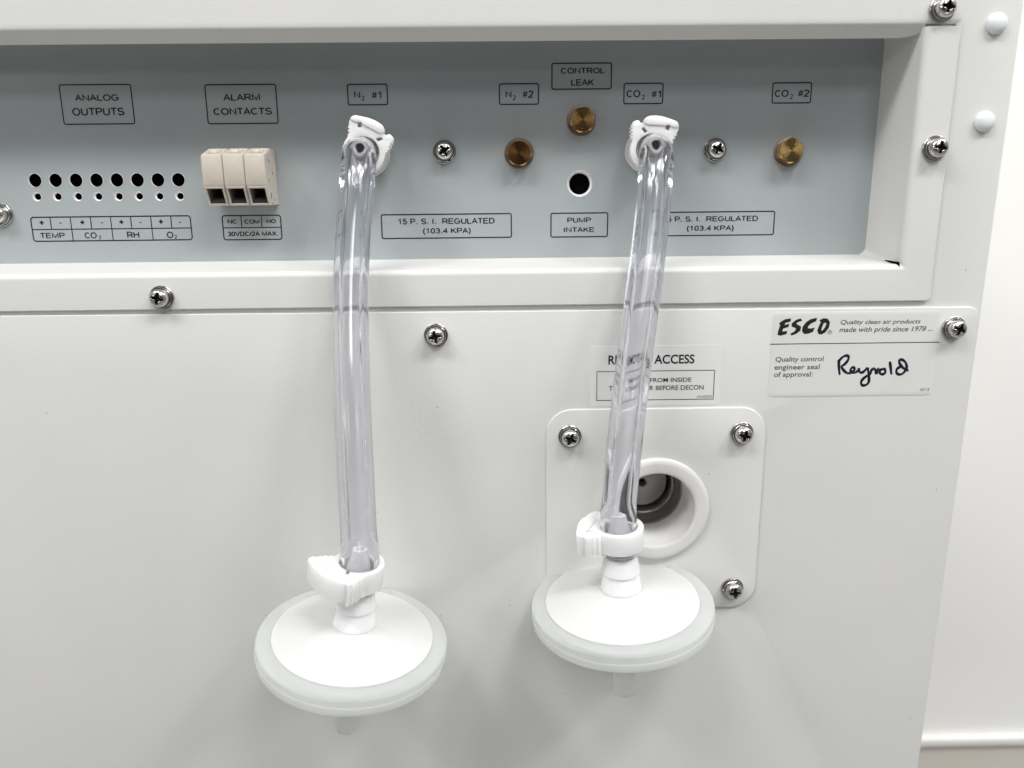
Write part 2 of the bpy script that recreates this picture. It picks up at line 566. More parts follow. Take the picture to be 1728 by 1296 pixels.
def outline(mb, x0, z0, x1, z1, Y, r=1.0, w=0.46, seg=5):
    o = rrect(x0, z0, x1, z1, r, seg)
    i = rrect(x0 + w, z0 + w, x1 - w, z1 - w, max(r - w, 0.02), seg)
    mb.loft([[(x, Y - INK_Y, z) for x, z in o], [(x, Y - INK_Y, z) for x, z in i]])


def rule(mb, x0, z0, x1, z1, Y):
    mb.add([(x0, Y - INK_Y * 1.3, z0), (x1, Y - INK_Y * 1.3, z0), (x1, Y - INK_Y * 1.3, z1), (x0, Y - INK_Y * 1.3, z1)], [(0, 1, 2, 3)])


def frame_of(corners, Y):
    """upright rectangle (mm) through four photo corners TL, TR, BL, BR"""
    a, c, d, e = [at(x, y, Y) for x, y in corners]
    return (a.x + d.x) / 2, (d.z + e.z) / 2, (c.x + e.x) / 2, (a.z + c.z) / 2


# ================================================================== THE ROOM BEHIND
w0 = at(1640, 1242, 340)
mb = MB().box(-2200, 2200, 340, 420, w0.z + 2, 1500)
o = part('wall', mb, M['wall']); o['kind'] = 'structure'
o['label'] = 'plain off-white room wall out of focus behind the cabinet edge'
mb = MB().box(-2200, 2200, 332, 420, w0.z - 3.5, w0.z + 2)
o = part('wall_ledge', mb, M['ledge']); o['kind'] = 'structure'
o['label'] = 'thin pale ledge running along the foot of the blurred wall'
mb = MB().box(-2200, 2200, 338, 420, w0.z - 400, w0.z - 3.5)
o = part('skirting', mb, M['skirting']); o['kind'] = 'structure'
o['label'] = 'cream lower band of the blurred wall under the pale ledge'

# ================================================================== THE CABINET
CAB = thing('incubator_cabinet', 'large white powder-coated steel cabinet with recessed grey connector panel and printed labels', 'incubator', (0, 60, -310))
PY = 27.0                                   # connector panel face
XL = -265.0


def edge_x(z):                              # right edge of the cabinet, a shade out of plumb
    return 174.8 + (z + 38) * (2.4 / 284.0) * 1.0


# body: back plate with the recess cut out, and the side wall
body = front([[(XL, -310), (edge_x(-310), -310), (edge_x(130), 130), (XL, 130)],
              list(reversed(rrect(-245, -27, 153.6, 64, 3))), list(reversed(circle(58, -115.7, 18, 40)))], 1.2, 3.0, 1.2)
zs = (-310, 130)
body.add([(edge_x(z) - d, y, z) for z in zs for (d, y) in ((0.05, 2.9), (0.05, 420), (1.5, 420), (1.5, 3.6))],
         [(0, 1, 5, 4), (1, 2, 6, 5), (2, 3, 7, 6), (3, 0, 4, 7), (0, 3, 2, 1), (4, 5, 6, 7)])
part('body', body, M['paint'], CAB)

# upper cover: a sheet whose lower edge is folded inwards into a sloping lip with a rounded end corner
loops = []
UF = 1.12
for x in [XL, -200, -120, -40, 40, 100, 125, 133.5] + [133.5 + 9.7 * sin(radians(a)) for a in range(6, 91, 6)] + [143.21, 145, 150, 154.0, 155.0]:
    fr_ = 1.0
    if x > 133.5: fr_ = 0.12 + 0.88 * max(0, 1 - ((x - 133.5) / 9.7) ** 2.4) ** (1 / 2.4)
    gp = 0.0
    if x > 143.2: fr_, gp = 0.0, 0.55
    dY, dZ = 2.7 * fr_, -3.35 * fr_
    l = [(x, UF, 131), (x, UF, 90), (x, UF, 58.9), (x, UF + .04, 57.6 + gp), (x, UF + .16, 57.05 + gp), (x, UF + .38, 56.65 + gp), (x, UF + .7, 56.4 + gp),
         (x, UF + .75 + dY, 56.36 + dZ + gp), (x, UF + .95 + dY, 56.6 + dZ + gp), (x, UF + .75 + dY, 57.2 + dZ + gp), (x, UF + 1.3, 57.6 + gp), (x, UF + 1.0, 131)]
    loops.append(l)
part('upper_cover', MB().loft(loops, True, True, True), M['paint'], CAB, sharp=34)

# recess frame: flange, bend and walls of the recess
FX1, FZ0 = 154.5, -36.0
loops = []
CUT = 55.85                                 # the flange ends here, under a slit below the upper cover
def fl(x0, z0, x1, z1, r, Y):
    l = rrect(x0, z0, x1, z1, r, 8)
    l = l[:18] + [(x1, CUT), (x1, CUT + .05)] + l[18:] + [(x0, CUT + .05), (x0, CUT)]
    return [(x, 3.2 if (z > CUT + .02 and Y < 3.0) else Y, z) for x, z in l]
loops.append(fl(XL + 4, FZ0 + .1, FX1 - .1, 63, [1, 1.4, 1, 1], 1.15))
loops.append(fl(XL + 4, FZ0, FX1, 63, [1, 1.4, 1, 1], 0.2))
loops.append(fl(XL + 4.2, FZ0 + .3, FX1 - .3, 62.7, [1, 1.2, 1, 1], -0.1))
BR = 2.2
ix0, iz0, ix1, iz1 = -243, -22.9, 142.6, 59.8
for i in range(9):
    a = pi / 2 * i / 8
    d = BR * (1 - sin(a))
    loops.append(fl(ix0 - d, iz0 - d, ix1 + d, min(iz1 + d, 62.4), [2.2 + d, 0.4 + d * .3, 1.5, 2], -0.1 + BR * (1 - cos(a))))
loops.append(fl(ix0 + .6, iz0 + 1.0, ix1 - .5, iz1 - .8, [2.4, 1.5, 2.4, 2.4], 16))
loops.append(fl(ix0 + 1, iz0 + 1.9, ix1 - .8, iz1 - 1.5, [3, 3, 2.4, 2.4], PY - 0.1))
FR = part('recess_frame', MB().loft(loops), M['paint'], CAB, sharp=24)
# the two open mitre gaps of the folded corner
g = at(1464, 431, PY - 2.0)
part('corner_gap', MB().lathe([(0, 0.75), (0.25, 0.75), (0.35, .3)], g + Vector((0.1, -0.2, 0.1)), (-.25, -1, .45), 16, True, True), M['void'], FR)
a, c, d, e = at(1492, 440, 7.0), at(1515, 443.5, 1.2), at(1516, 452, 0.6), at(1509, 446.0, 3.0)
gm = MB().loft([[a, c, d, e], [p + Vector((0.2, -0.6, .35)) for p in (a, c, d, e)]], True, True, True)
part('corner_gap', gm, M['void'], FR)

# connector panel with its drilled holes
hole_rows = []
for k in range(8):
    p = at(59.0 + 34.54 * k, 304.3 - 0.14 * k, PY); hole_rows.append((p.x, p.z, 2.62, 2.5))
for k in range(8):
    p = at(62.6 + 34.38 * k, 332.0 - 0.13 * k, PY); hole_rows.append((p.x, p.z, 1.75, 1.22))
p = at(978.3, 310.3, PY); hole_rows.append((p.x, p.z, 4.85, 3.95))
PAN = part('connector_panel', front([[(-243.5, -24), (143.2, -24), (143.2, 61.5), (-243.5, 61.5)]] +
           [list(reversed(circle(x, z, ro, 36))) for x, z, ro, ri in hole_rows], PY, 1.0), M['panel'], CAB)
for x, z, ro, ri in hole_rows:
    big = ro > 4
    d1 = 1.3 if big else (0.55 if ro > 2 else 0.75)
    part('hole_rim', MB().lathe([(-0.06, ro - 0.02), (-0.10, ro - 0.14), (d1 * .5, (ro + ri) / 2 + .05), (d1, ri), (d1 + .02, ri + .01)],
                                (x, PY, z), (0, 1, 0), 40), M['rim'], PAN)
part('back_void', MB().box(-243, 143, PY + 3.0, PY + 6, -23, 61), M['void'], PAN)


def legend(name=None):
    return MB()


# printed legends (each one a sub-part of the panel)
def z1(x, y): return (x / 3.41, 60 + y / 3.41)
def z2(x, y): return (480 + x / 3.41, 60 + y / 3.41)
def z3(x, y): return (900 + x / 3.41, 60 + y / 3.41)
def bx(zf, x0, y0, x1, y1):
    a, c = zf(x0, y0), zf(x1, y1)
    return (a[0], a[1], c[0], c[1])
def legend_frame(mb, zf, tl, tr, bl, br, r=1.0, w=0.46):
    fr = frame_of([zf(*tl), zf(*tr), zf(*bl), zf(*br)], PY)
    outline(mb, *fr, PY, r, w)
    return fr
def legend_done(mb, label=None):
    o = part('printed_legend', mb, M['ink'], PAN)
    if label: o['label'] = label


T = dict(strokes=True, t=0.21)
mb = MB(); legend_frame(mb, z1, (337, 279), (755, 278), (365, 514), (779, 512))
write(mb, 'ANALOG', bx(z1, 430, 335, 684, 380), PY, **T); write(mb, 'OUTPUTS', bx(z1, 415, 415, 716, 461), PY, **T); legend_done(mb, 'black framed legend reading ANALOG OUTPUTS')
mb = MB(); legend_frame(mb, z1, (1174, 279), (1588, 277), (1195, 510), (1606, 510))
write(mb, 'ALARM', bx(z1, 1284, 331, 1497, 377), PY, **T); write(mb, 'CONTACTS', bx(z1, 1227, 412, 1565, 460), PY, **T); legend_done(mb, 'black framed legend reading ALARM CONTACTS')

mb = MB()
x0, zb, x1, zt = legend_frame(mb, z1, (173, 1041), (1099, 1035), (190, 1186), (1110, 1180), 1.3)
zm = at(*z1(640, 1112), PY).z
rule(mb, x0 + .15, zm - .18, x1 - .15, zm + .18, PY)
for k in range(1, 8):
    xx = x0 + (x1 - x0) * k / 8
    rule(mb, xx - .18, (zb + .15) if k % 2 == 0 else zm + .18, xx + .18, zm - .18 if k % 2 == 0 else zt - .15, PY) if k % 2 else None
    if k % 2 == 0:
        rule(mb, xx - .18, zb + .15, xx + .18, zm - .18, PY); rule(mb, xx - .18, zm + .18, xx + .18, zt - .15, PY)
for xx, yy in ((240, 1077), (474, 1075), (699, 1073), (926, 1071)): write(mb, '+', bx(z1, xx - 12, yy - 12, xx + 12, yy + 12), PY, **T)
for xx, yy in ((348, 1079), (587, 1077), (809, 1076), (1036, 1075)): write(mb, '-', bx(z1, xx - 7, yy - 2.2, xx + 7, yy + 2.2), PY, **T)
write(mb, 'TEMP', bx(z1, 233, 1132, 374, 1168), PY, **T); write(mb, 'CO', bx(z1, 487, 1132, 557, 1168), PY, **T); write(mb, '2', bx(z1, 567, 1150, 582, 1172), PY, **T)
write(mb, 'RH', bx(z1, 731, 1128, 802, 1164), PY, **T); write(mb, 'O', bx(z1, 960, 1128, 998, 1166), PY, **T); write(mb, '2', bx(z1, 1003, 1147, 1018, 1169), PY, **T)
legend_done(mb, 'black ruled table with TEMP, CO2, RH and O2 under plus and minus signs')

mb = MB()
x0, zb, x1, zt = legend_frame(mb, z1, (1273, 1032), (1617, 1031), (1287, 1178), (1627, 1177), 1.2)
zm = at(*z1(1450, 1105), PY).z
rule(mb, x0 + .15, zm - .18, x1 - .15, zm + .18, PY)
for q in (1389, 1505):
    xx = at(*z1(q, 1070), PY).x
    rule(mb, xx - .18, zm + .18, xx + .18, zt - .15, PY)
B = dict(strokes=True, t=0.24)
write(mb, 'NC', bx(z1, 1309, 1055, 1361, 1085), PY, **B); write(mb, 'COM', bx(z1, 1406, 1055, 1493, 1085), PY, **B); write(mb, 'NO', bx(z1, 1534, 1053, 1588, 1083), PY, **B)
write(mb, '30VDC/2A MAX.', bx(z1, 1310, 1124, 1600, 1157), PY, **B); legend_done(mb, 'black ruled table reading NC COM NO over 30VDC/2A MAX.')

for zf, fr, parts_, lab in (
    (z2, ((358, 277), (593, 276), (364, 402), (598, 402)), (('N', 400, 320, 437, 362), ('2', 442, 345, 461, 374), ('#1', 503, 318, 558, 361)), 'N2 #1'),
    (z2, ((1232, 274), (1465, 273), (1235, 400), (1465, 399)), (('N', 1271, 317, 1307, 359), ('2', 1312, 343, 1331, 372), ('#2', 1371, 316, 1433, 359)), 'N2 #2'),
    (z3, ((519, 271), (750, 271), (517, 396), (747, 395)), (('CO', 536, 314, 616, 356), ('2', 622, 341, 641, 369), ('#1', 681, 312, 736, 355)), 'CO2 #1'),
    (z3, ((1376, 268), (1605, 268), (1370, 391), (1598, 392)), (('CO', 1389, 312, 1469, 354), ('2', 1475, 337, 1493, 366), ('#2', 1524, 310, 1588, 353)), 'CO2 #2'),
    (z3, ((102, 155), (452, 155), (105, 312), (452, 311)), (('CONTROL', 158, 182, 410, 222), ('LEAK', 217, 247, 348, 288)), 'CONTROL LEAK'),
    (z3, ((98, 1018), (431, 1018), (98, 1162), (430, 1161)), (('PUMP', 195, 1044, 333, 1078), ('INTAKE', 175, 1100, 350, 1134)), 'PUMP INTAKE'),
    (z2, ((553, 1027), (1308, 1022), (560, 1171), (1310, 1165)), (('15 P. S. I.  REGULATED', 655, 1048, 1210, 1085), ('(103.4 KPA)', 797, 1104, 1072, 1146)), '15 P.S.I. REGULATED, fully visible'),
    (z3, ((648, 1013), (1392, 1010), (644, 1155), (1384, 1151)), (('15 P. S. I.  REGULATED', 746, 1036, 1293, 1070), ('(103.4 KPA)', 883, 1090, 1153, 1130)), '15 P.S.I. REGULATED, partly behind the right hose'),
):
    mb = MB(); legend_frame(mb, zf, *fr, 0.9)
    for t_ in parts_: write(mb, t_[0], bx(zf, *t_[1:]), PY, **T)
    legend_done(mb, 'black framed legend reading ' + lab)

# lower cover
CZ = at(800, 525, 0).z
CY = 0.0
part('lower_cover', front([[(XL, -309), (edge_x(-309) - 0.9, -309)] +
     [(edge_x(-40) - 1.6 - 4 + 4 * cos(a), CZ - .6 - 4 + 4 * sin(a)) for a in [pi / 2 * i / 8 for i in range(9)]] + [(XL, CZ + .5)], list(reversed(circle(58, -115.7, 18, 40)))], CY, 1.15, 0.35), M['paint'], CAB)

# access plate and its round port
ax0, ax1 = at(922, 850, -1.2).x, at(1291, 750, -1.2).x
az1, az0 = at(1100, 690, -1.2).z, at(1230, 1025, -1.2).z
pc = at(1108, 861.5, -3.0)
PLY = -0.95
PLATE = part('access_plate', front([rrect(ax0, az0, ax1, az1, 9.6, 10), list(reversed(circle(pc.x, pc.z, 17, 48)))], PLY, 1.15, 0.3), M['paint'], CAB)
ring = [(-0.9, 20.3), (-2.2, 20.2), (-2.9, 19.9), (-3.3, 19.2), (-3.4, 18.4), (-3.4, 16.0), (-3.3, 15.3), (-3.0, 14.8), (-2.4, 14.55), (17, 14.35), (18, 13.9)]
part('port_sleeve', MB().lathe(ring, (pc.x, 0, pc.z), (0, 1, 0), 72), M['white_plastic'], PLATE)
part('port_seal', MB().lathe([(17.2, 14.9), (17.0, 14.0), (17.3, 13.6), (17.9, 13.4), (19.5, 13.0), (23, 12.7), (23.6, 12.3), (23.9, 11.7), (25.5, 11.3), (40, 11.2)], (pc.x, 0, pc.z), (0, 1, 0), 64), M['dark_rubber'], PLATE)
part('port_stopper', MB().lathe([(40, 10.2), (28, 10.2), (27.3, 10.0), (27, 9.3), (27, 1.9), (33, 1.8)], (pc.x, 0, pc.z), (0, 1, 0), 64), M['grey_stopper'], PLATE)
part('port_void', MB().lathe([(41, 0.5), (41, 16)], (pc.x, 0, pc.z), (0, 1, 0), 32, True), M['void'], PLATE)

# stickers
def z8(x, y): return (980 + x / 6.646, 570 + y / 6.646)
def z7(x, y): return (1280 + x / 4.547, 500 + y / 4.547)
SY = -0.12
x0, zb, x1, zt = frame_of([z8(115, 95), z8(1590, 80), z8(105, 768), z8(1556, 750)], SY)
STA = part('warning_sticker', front([rrect(x0, zb, x1, zt, 0.3, 2)], SY, 0.11), M['sticker'], CAB)
STA['label'] = 'white rectangular label about removal before decon, partly behind the right hose'
mb = MB()
bxr = frame_of([z8(180, 375), z8(1507, 360), z8(172, 710), z8(1487, 688)], SY)
outline(mb, *bxr, SY, 0.06, 0.26, 2)
write(mb, 'REMOTE ACCESS', bx(z8, 310, 191, 1275, 295), SY, weight=0.22)
write(mb, 'REMOVE FROM INSIDE', bx(z8, 452, 450, 1240, 499), SY, weight=0.12)
write(mb, 'THE CHAMBER BEFORE DECON', bx(z8, 315, 536, 1378, 588), SY, weight=0.12)
write(mb, '1010292', bx(z8, 1303, 645, 1470, 674), SY)
part('printed_legend', mb, M['ink'], STA)

x0, zb, x1, zt = frame_of([z7(115, 125), z7(1405, 110), z7(70, 775), z7(1322, 755)], SY)
STB = part('approval_sticker', front([rrect(x0, zb, x1, zt, 1.7, 6)], SY, 0.11, 0.03), M['vinyl'], CAB)
STB['label'] = 'wide satin white label with bold black logo, small print and dark blue handwritten signature'
mb = MB()
write(mb, 'Quality clean air products', bx(z7, 630, 178, 1243, 222), SY, shear=0.22, weight=0.12)
write(mb, 'made with pride since 1978 ...', bx(z7, 620, 232, 1335, 283), SY, shear=0.22, weight=0.12)
part('printed_legend', mb, M['grey_ink'], STB)
mb = MB()
write(mb, 'Quality control', bx(z7, 130, 463, 500, 511), SY, shear=0.05, weight=0.12)
write(mb, 'engineer seal', bx(z7, 122, 523, 470, 573), SY, shear=0.05, weight=0.12)
write(mb, 'of approval:', bx(z7, 118, 579, 415, 629), SY, shear=0.05, weight=0.12)
part('printed_legend', mb, M['grey_ink'], STB)
mb = MB()
write(mb, '5013', bx(z7, 1240, 705, 1310, 725), SY, shear=0.2)
part('printed_legend', mb, M['grey_ink'], STB)
mb = MB()
write(mb, '\u00ae', bx(z7, 530, 259, 564, 291), SY)
part('printed_legend', mb, M['grey_ink'], STB)
mb = MB()
a, c = at(*z7(90, 367), SY), at(*z7(1387, 352), SY)
rule(mb, a.x, (a.z + c.z) / 2 - .14, c.x, (a.z + c.z) / 2 + .14, SY)
part('dividing_line', mb, M['ink'], STB)
E_ = [(172, 196), (205, 178), (247, 172), (243, 192), (205, 202), (196, 222), (233, 214), (228, 233), (188, 246), (178, 272), (217, 268), (213, 287), (168, 300), (148, 293), (152, 266), (168, 222), (160, 208)]
S_ = [(322, 172), (331, 186), (300, 196), (286, 211), (302, 221), (324, 233), (319, 262), (290, 285), (255, 298), (245, 288), (275, 272), (291, 251), (284, 241), (256, 231), (257, 208), (290, 182)]
C_ = [(446, 167), (441, 189), (405, 205), (382, 225), (374, 246), (400, 249), (428, 242), (416, 270), (380, 285), (350, 286), (335, 266), (340, 235), (365, 200), (400, 178)]
O_ = [(470, 184), (500, 170), (530, 174), (546, 200), (537, 240), (511, 276), (480, 292), (460, 286), (453, 262), (468, 222), (480, 200)]
Oi = [(498, 205), (516, 198), (523, 212), (511, 240), (490, 266), (479, 262), (484, 240)]
lp = [[(lambda p: (p.x, p.z))(at(*z7(*q), SY)) for q in l] for l in (E_, S_, C_, O_, list(reversed(Oi)))]
part('logo', front(lp, SY - 0.06, 0.03, grow=0.10), M['ink'], STB)
strokes = [
    [(616, 488), (617, 545), (623, 604)],
    [(609, 505), (640, 471), (668, 456), (690, 461), (686, 490), (662, 521), (638, 540), (658, 573), (684, 590), (706, 586), (733, 569), (735, 551), (720, 546), (707, 564), (716, 584), (744, 584), (762, 570)],
    [(768, 550), (775, 578), (795, 585), (819, 566), (836, 547)],
    [(838, 545), (845, 600), (847, 650), (830, 677), (802, 684), (787, 669), (796, 641), (830, 611), (862, 592)],
    [(856, 602), (868, 566), (890, 556), (899, 574), (906, 591), (914, 562), (927, 556)],
    [(962, 559), (937, 564), (930, 588), (950, 598), (972, 585), (970, 562), (955, 556)],
    [(1008, 500), (1014, 550), (1020, 600)],
    [(1086, 540), (1061, 560), (1060, 588), (1085, 600), (1115, 585), (1136, 545), (1127, 506), (1100, 486), (1080, 492), (1086, 521), (1112, 551), (1150, 571)],
]
mb = MB()
for si, st in enumerate(strokes):
    pts = smooth_path([(lambda p: (p.x, 0, p.z))(at(*z7(*q), SY)) for q in st], 8)
    loops = []
    for i, p in enumerate(pts):
        tdir = (pts[min(i + 1, len(pts) - 1)] - pts[max(i - 1, 0)]).normalized()
        sd = Vector((-tdir.z, 0, tdir.x))
        rr = 0.50 + 0.07 * sin(i * 0.35 + si)
        if i in (0, len(pts) - 1): rr *= 0.55
        hh = 0.05 + 0.012 * si + 0.0006 * i
        loops.append([Vector((p.x, SY, p.z)) + sd * rr * cos(a) + Vector((0, -hh * sin(a) - .005, 0)) for a in [pi * k / 6 for k in range(7)]])
    mb.loft(loops, True, True, True)
part('signature', mb, M['pen'], STB)

# ------------------------------------------------------------------ screws
def make_screw():
    """prototype at the origin, axis towards the viewer (-Y)"""
    me = bpy.data.meshes.new('screw')
    hb = MB().lathe([(1.7, 0.3), (1.7, 2.95), (1.9, 3.15), (3.3, 3.15), (3.9, 2.95), (4.4, 2.4), (4.7, 1.6), (4.82, 0.8), (4.86, 0.02)], (0, 0, 0), (0, -1, 0), 48, True, True)
    me.from_pydata([v * S for v in hb.v], [], hb.f)
    finish(me, M['steel'])
    head = bpy.data.objects.new('screw', me); COL.objects.link(head)
    cb = MB()
    for ang in (0, pi / 2):
        lo = []
        for y, l, w in ((-5.5, 2.35, .62), (-4.2, 2.0, .5), (-3.0, 1.0, .35)):
            lo.append([Vector((sx_ * l, y + (0 if ang == 0 else -.01), sz_ * w)) for sx_, sz_ in ((-1, -1), (1, -1), (1, 1), (-1, 1))])
        R_ = Matrix.Rotation(ang, 3, 'Y')
        cb.loft([[R_ @ p for p in l] for l in lo], True, True, True)
    cme = bpy.data.meshes.new('cutter'); cme.from_pydata([v * S for v in cb.v], [], cb.f); finish(cme, M['recess'])
    cme2 = bpy.data.meshes.new('cutter2'); kb = MB().lathe([(2.9, 0.3), (5.5, 1.5)], (0, 0, 0), (0, -1, 0), 24, True, True)
    cme2.from_pydata([v * S for v in kb.v], [], kb.f); finish(cme2, M['recess'])
    cut = bpy.data.objects.new('cutter', cme); COL.objects.link(cut)
    cut2 = bpy.data.objects.new('cutter', cme2); COL.objects.link(cut2)
    for c in (cut, cut2):
        md = head.modifiers.new('b', 'BOOLEAN'); md.operation = 'DIFFERENCE'; md.object = c; md.solver = 'EXACT'
        try: md.use_self = True
        except Exception: pass
        try: md.material_mode = 'TRANSFER'
        except Exception: pass
    dg = bpy.context.evaluated_depsgraph_get()
    nm = bpy.data.meshes.new_from_object(head.evaluated_get(dg))
    for o in (head, cut, cut2): bpy.data.objects.remove(o)
    return nm


SCREW = make_screw()
def mesh_only(name, mb, mat):
    me = bpy.data.meshes.new(name); me.from_pydata([v * S for v in mb.v], [], mb.f); finish(me, mat); return me
WASHER = mesh_only('washer', MB().lathe([(0, 2.2), (0, 4.15), (0.15, 4.3), (0.75, 4.3), (0.9, 4.12), (0.9, 2.2)], (0, 0, 0), (0, -1, 0), 48), M['zinc'])
gap = []
for i in range(45):                          # split spring washer, its two ends at slightly different heights
    a = 2 * pi * (0.02 + 0.955 * i / 44); dz = 0.35 * i / 44
    gap.append([Vector((r * cos(a), -(0.9 + h + dz), r * sin(a))) for r, h in ((2.2, 0), (3.6, 0), (3.72, .12), (3.72, .72), (3.6, .85), (2.2, .85))])
SPRING = mesh_only('spring_washer', MB().loft(gap, True, True, True), M['steel'])
PSX = [(750.3, 256, PY), (1206, 252.7, PY), (3.5, 362, PY), (1588.6, 16, 1.12), (1576, 250.5, -0.1), (274, 502, -0.1), (736, 565.3, CY), (1608, 553.5, CY),
       (961.5, 736, PLY), (1251.2, 730.3, PLY), (1235, 991.5, PLY), (968, 996, PLY)]
for i, (x, y, Y) in enumerate(PSX):
    o = link('screw', SCREW, CAB, at(x, y, Y))
    o.rotation_euler = (0, random.uniform(0, pi), 0)
    o.rotation_euler[0] = radians(random.uniform(-1.5, 1.5))
    for nm, me in (('washer', WASHER), ('spring_washer', SPRING)):
        w = bpy.data.objects.new(nm, me); COL.objects.link(w); w.parent = o

# ------------------------------------------------------------------ brass caps
hexp = []
def hexr(a, R, A):                          # radius of a hexagon at angle a clipped by the chamfer circle R
    a = (a % (pi / 3)) - pi / 6
    return min(A / cos(a), R)
seg = 72
hl = []
for y, A, R, sc in ((1.2, 4.75, 5.4, 1), (4.6, 4.75, 5.4, 1), (5.15, 4.75, 5.05, 1), (5.4, 4.7, 4.72, 1)):
    R, A = R * .9, A * .9
    hl.append([Vector((hexr(2 * pi * i / seg, R, A) * cos(2 * pi * i / seg), -y, hexr(2 * pi * i / seg, R, A) * sin(2 * pi * i / seg))) for i in range(seg)])
CAPM = mesh_only('brass_cap', MB().loft(hl, True, True, False), M['brass_edge'])
fl_ = [[Vector((r * cos(2 * pi * i / 64), y, r * sin(2 * pi * i / 64))) for i in range(64)] for r, y in ((4.22, -5.4), (3.2, -5.42), (2, -5.43), (0.05, -5.44))]
FACEM = mesh_only('turned_face', MB().loft(fl_, True, False, True), M['brass'])
COLLM = mesh_only('collar', MB().lathe([(0, 5.55), (0.9, 5.6), (1.25, 5.45), (1.3, 4.2)], (0, 0, 0), (0, -1, 0), 56), M['brass_collar'])
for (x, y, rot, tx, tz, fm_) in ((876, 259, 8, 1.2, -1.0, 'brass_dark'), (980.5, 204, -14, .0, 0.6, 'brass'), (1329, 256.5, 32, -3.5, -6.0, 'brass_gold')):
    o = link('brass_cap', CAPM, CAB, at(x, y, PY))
    o['label'] = {'brass_dark': 'brass cap with dark reddish reflection in its colour under the N2 #2 legend', 'brass': 'brass cap under the CONTROL LEAK legend', 'brass_gold': 'brass cap with bright gold reflection in its colour under the CO2 #2 legend'}[fm_]
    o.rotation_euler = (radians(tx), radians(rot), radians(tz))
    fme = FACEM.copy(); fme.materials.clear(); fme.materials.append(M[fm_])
    for nm, me in (('turned_face', fme), ('collar', COLLM)):
        w = bpy.data.objects.new(nm, me); COL.objects.link(w); w.parent = o

# ------------------------------------------------------------------ plastic plugs
for x, y in ((1680.5, 40.5), (1659.8, 205.5)):
    p = at(x, y, 1.2)
    part('plastic_plug', MB().lathe([(0.0, 3.3), (0.5, 3.45), (1.0, 3.4), (1.6, 3.1), (2.1, 2.55), (2.5, 1.7), (2.68, 0.8), (2.72, .02)], p, (0, -1, 0), 40, True, True), M['plug'], CAB)

# ------------------------------------------------------------------ terminal block
tf = PY - 14.5
tl, tr_ = at(337, 262, tf).x, at(446.5, 265, tf).x
ztop, zbot = at(396, 259.5, tf).z, at(399, 347, tf + 4).z
zkn = at(396, 312.5, tf).z
zback = at(406, 252.5, PY - 3).z
pitch_ = (tr_ - tl) / 3
tb = link('terminal_block', None, CAB, ((tl + tr_) / 2, PY, (ztop + zbot) / 2))
tb['label'] = 'beige three-way plug-in terminal block with square wire openings'
for k in range(3):
    xa, xb = tl + pitch_ * k + 0.12, tl + pitch_ * (k + 1) - 0.12
    oz0, oz1 = zbot + 1.0, zkn - 1.0
    # side outline from back bottom round the front to back top
    side = [(PY - .5, zbot), (tf + 4.0, zbot), (tf + 0.3, zkn - .3), (tf, zkn + .3), (tf, ztop - .8), (tf + .25, ztop - .22), (tf + .8, ztop), (PY - 6, zback + .2), (PY - 5.5, zback), (PY - 3, zback), (PY - .5, zback)]
    bm_ = MB()
    def ins(x, s):      # small edge rounding at the two sides
        cy, cz = (PY + tf) / 2, (ztop + zbot) / 2
        return [(x, cy + (y - cy) * s, cz + (z - cz) * s) for y, z in side]
    bm_.loft([ins(xa, .965), ins(xa + .35, 1.0), ins(xb - .35, 1.0), ins(xb, .965)], True, True, True)
    cell = part('terminal_housing', bm_, M['beige'], tb, sharp=30)
    # wire entry: raised frame round a dark funnel on the slanted lower face
    A_ = Vector((0, tf + 4.0, zbot)); B_ = Vector((0, tf + .3, zkn - .3))
    up_ = (B_ - A_); ln = up_.length; up_.normalize()
    nrm = Vector((0, -up_.z, up_.y))
    if nrm.y > 0: nrm = -nrm
    def q(x, s, d): return Vector((x, 0, 0)) + A_ + up_ * s + nrm * d
    def loop(m_, d): return [q(xa + m_, m_, d), q(xb - m_, m_, d), q(xb - m_, ln - m_, d), q(xa + m_, ln - m_, d)]
    part('entry_frame', MB().loft([loop(.25, -.1), loop(.25, .35), loop(.80, .35), loop(.83, .1), loop(.95, .03)], True), M['beige'], tb, sharp=30)
    c0 = Vector(((xa + xb) / 2, (tf + .8 + PY - 6) / 2, (ztop + zback + .2) / 2))
    sl = Vector((0, (PY - 6) - (tf + .8), (zback + .2) - ztop)).normalized()
    nn = Vector((0, -sl.z, sl.y))
    carve(cell, [(MB().loft([loop(.82, 1.0), loop(.82, 0), loop(1.45, -4.5), loop(1.5, -8.0)], True, True, True), M['terminal_dark']),
                 (MB().lathe([(1, 2.3), (0, 2.25), (-3.0, 2.2)], c0, nn, 32, True, True), M['beige'])])
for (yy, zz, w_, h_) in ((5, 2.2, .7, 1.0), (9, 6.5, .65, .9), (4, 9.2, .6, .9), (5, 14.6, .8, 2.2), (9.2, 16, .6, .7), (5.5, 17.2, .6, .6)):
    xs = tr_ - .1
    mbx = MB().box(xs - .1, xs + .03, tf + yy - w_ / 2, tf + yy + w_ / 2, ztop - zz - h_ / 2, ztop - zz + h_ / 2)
    part('side_dimple', mbx, M['terminal_dark'], tb)

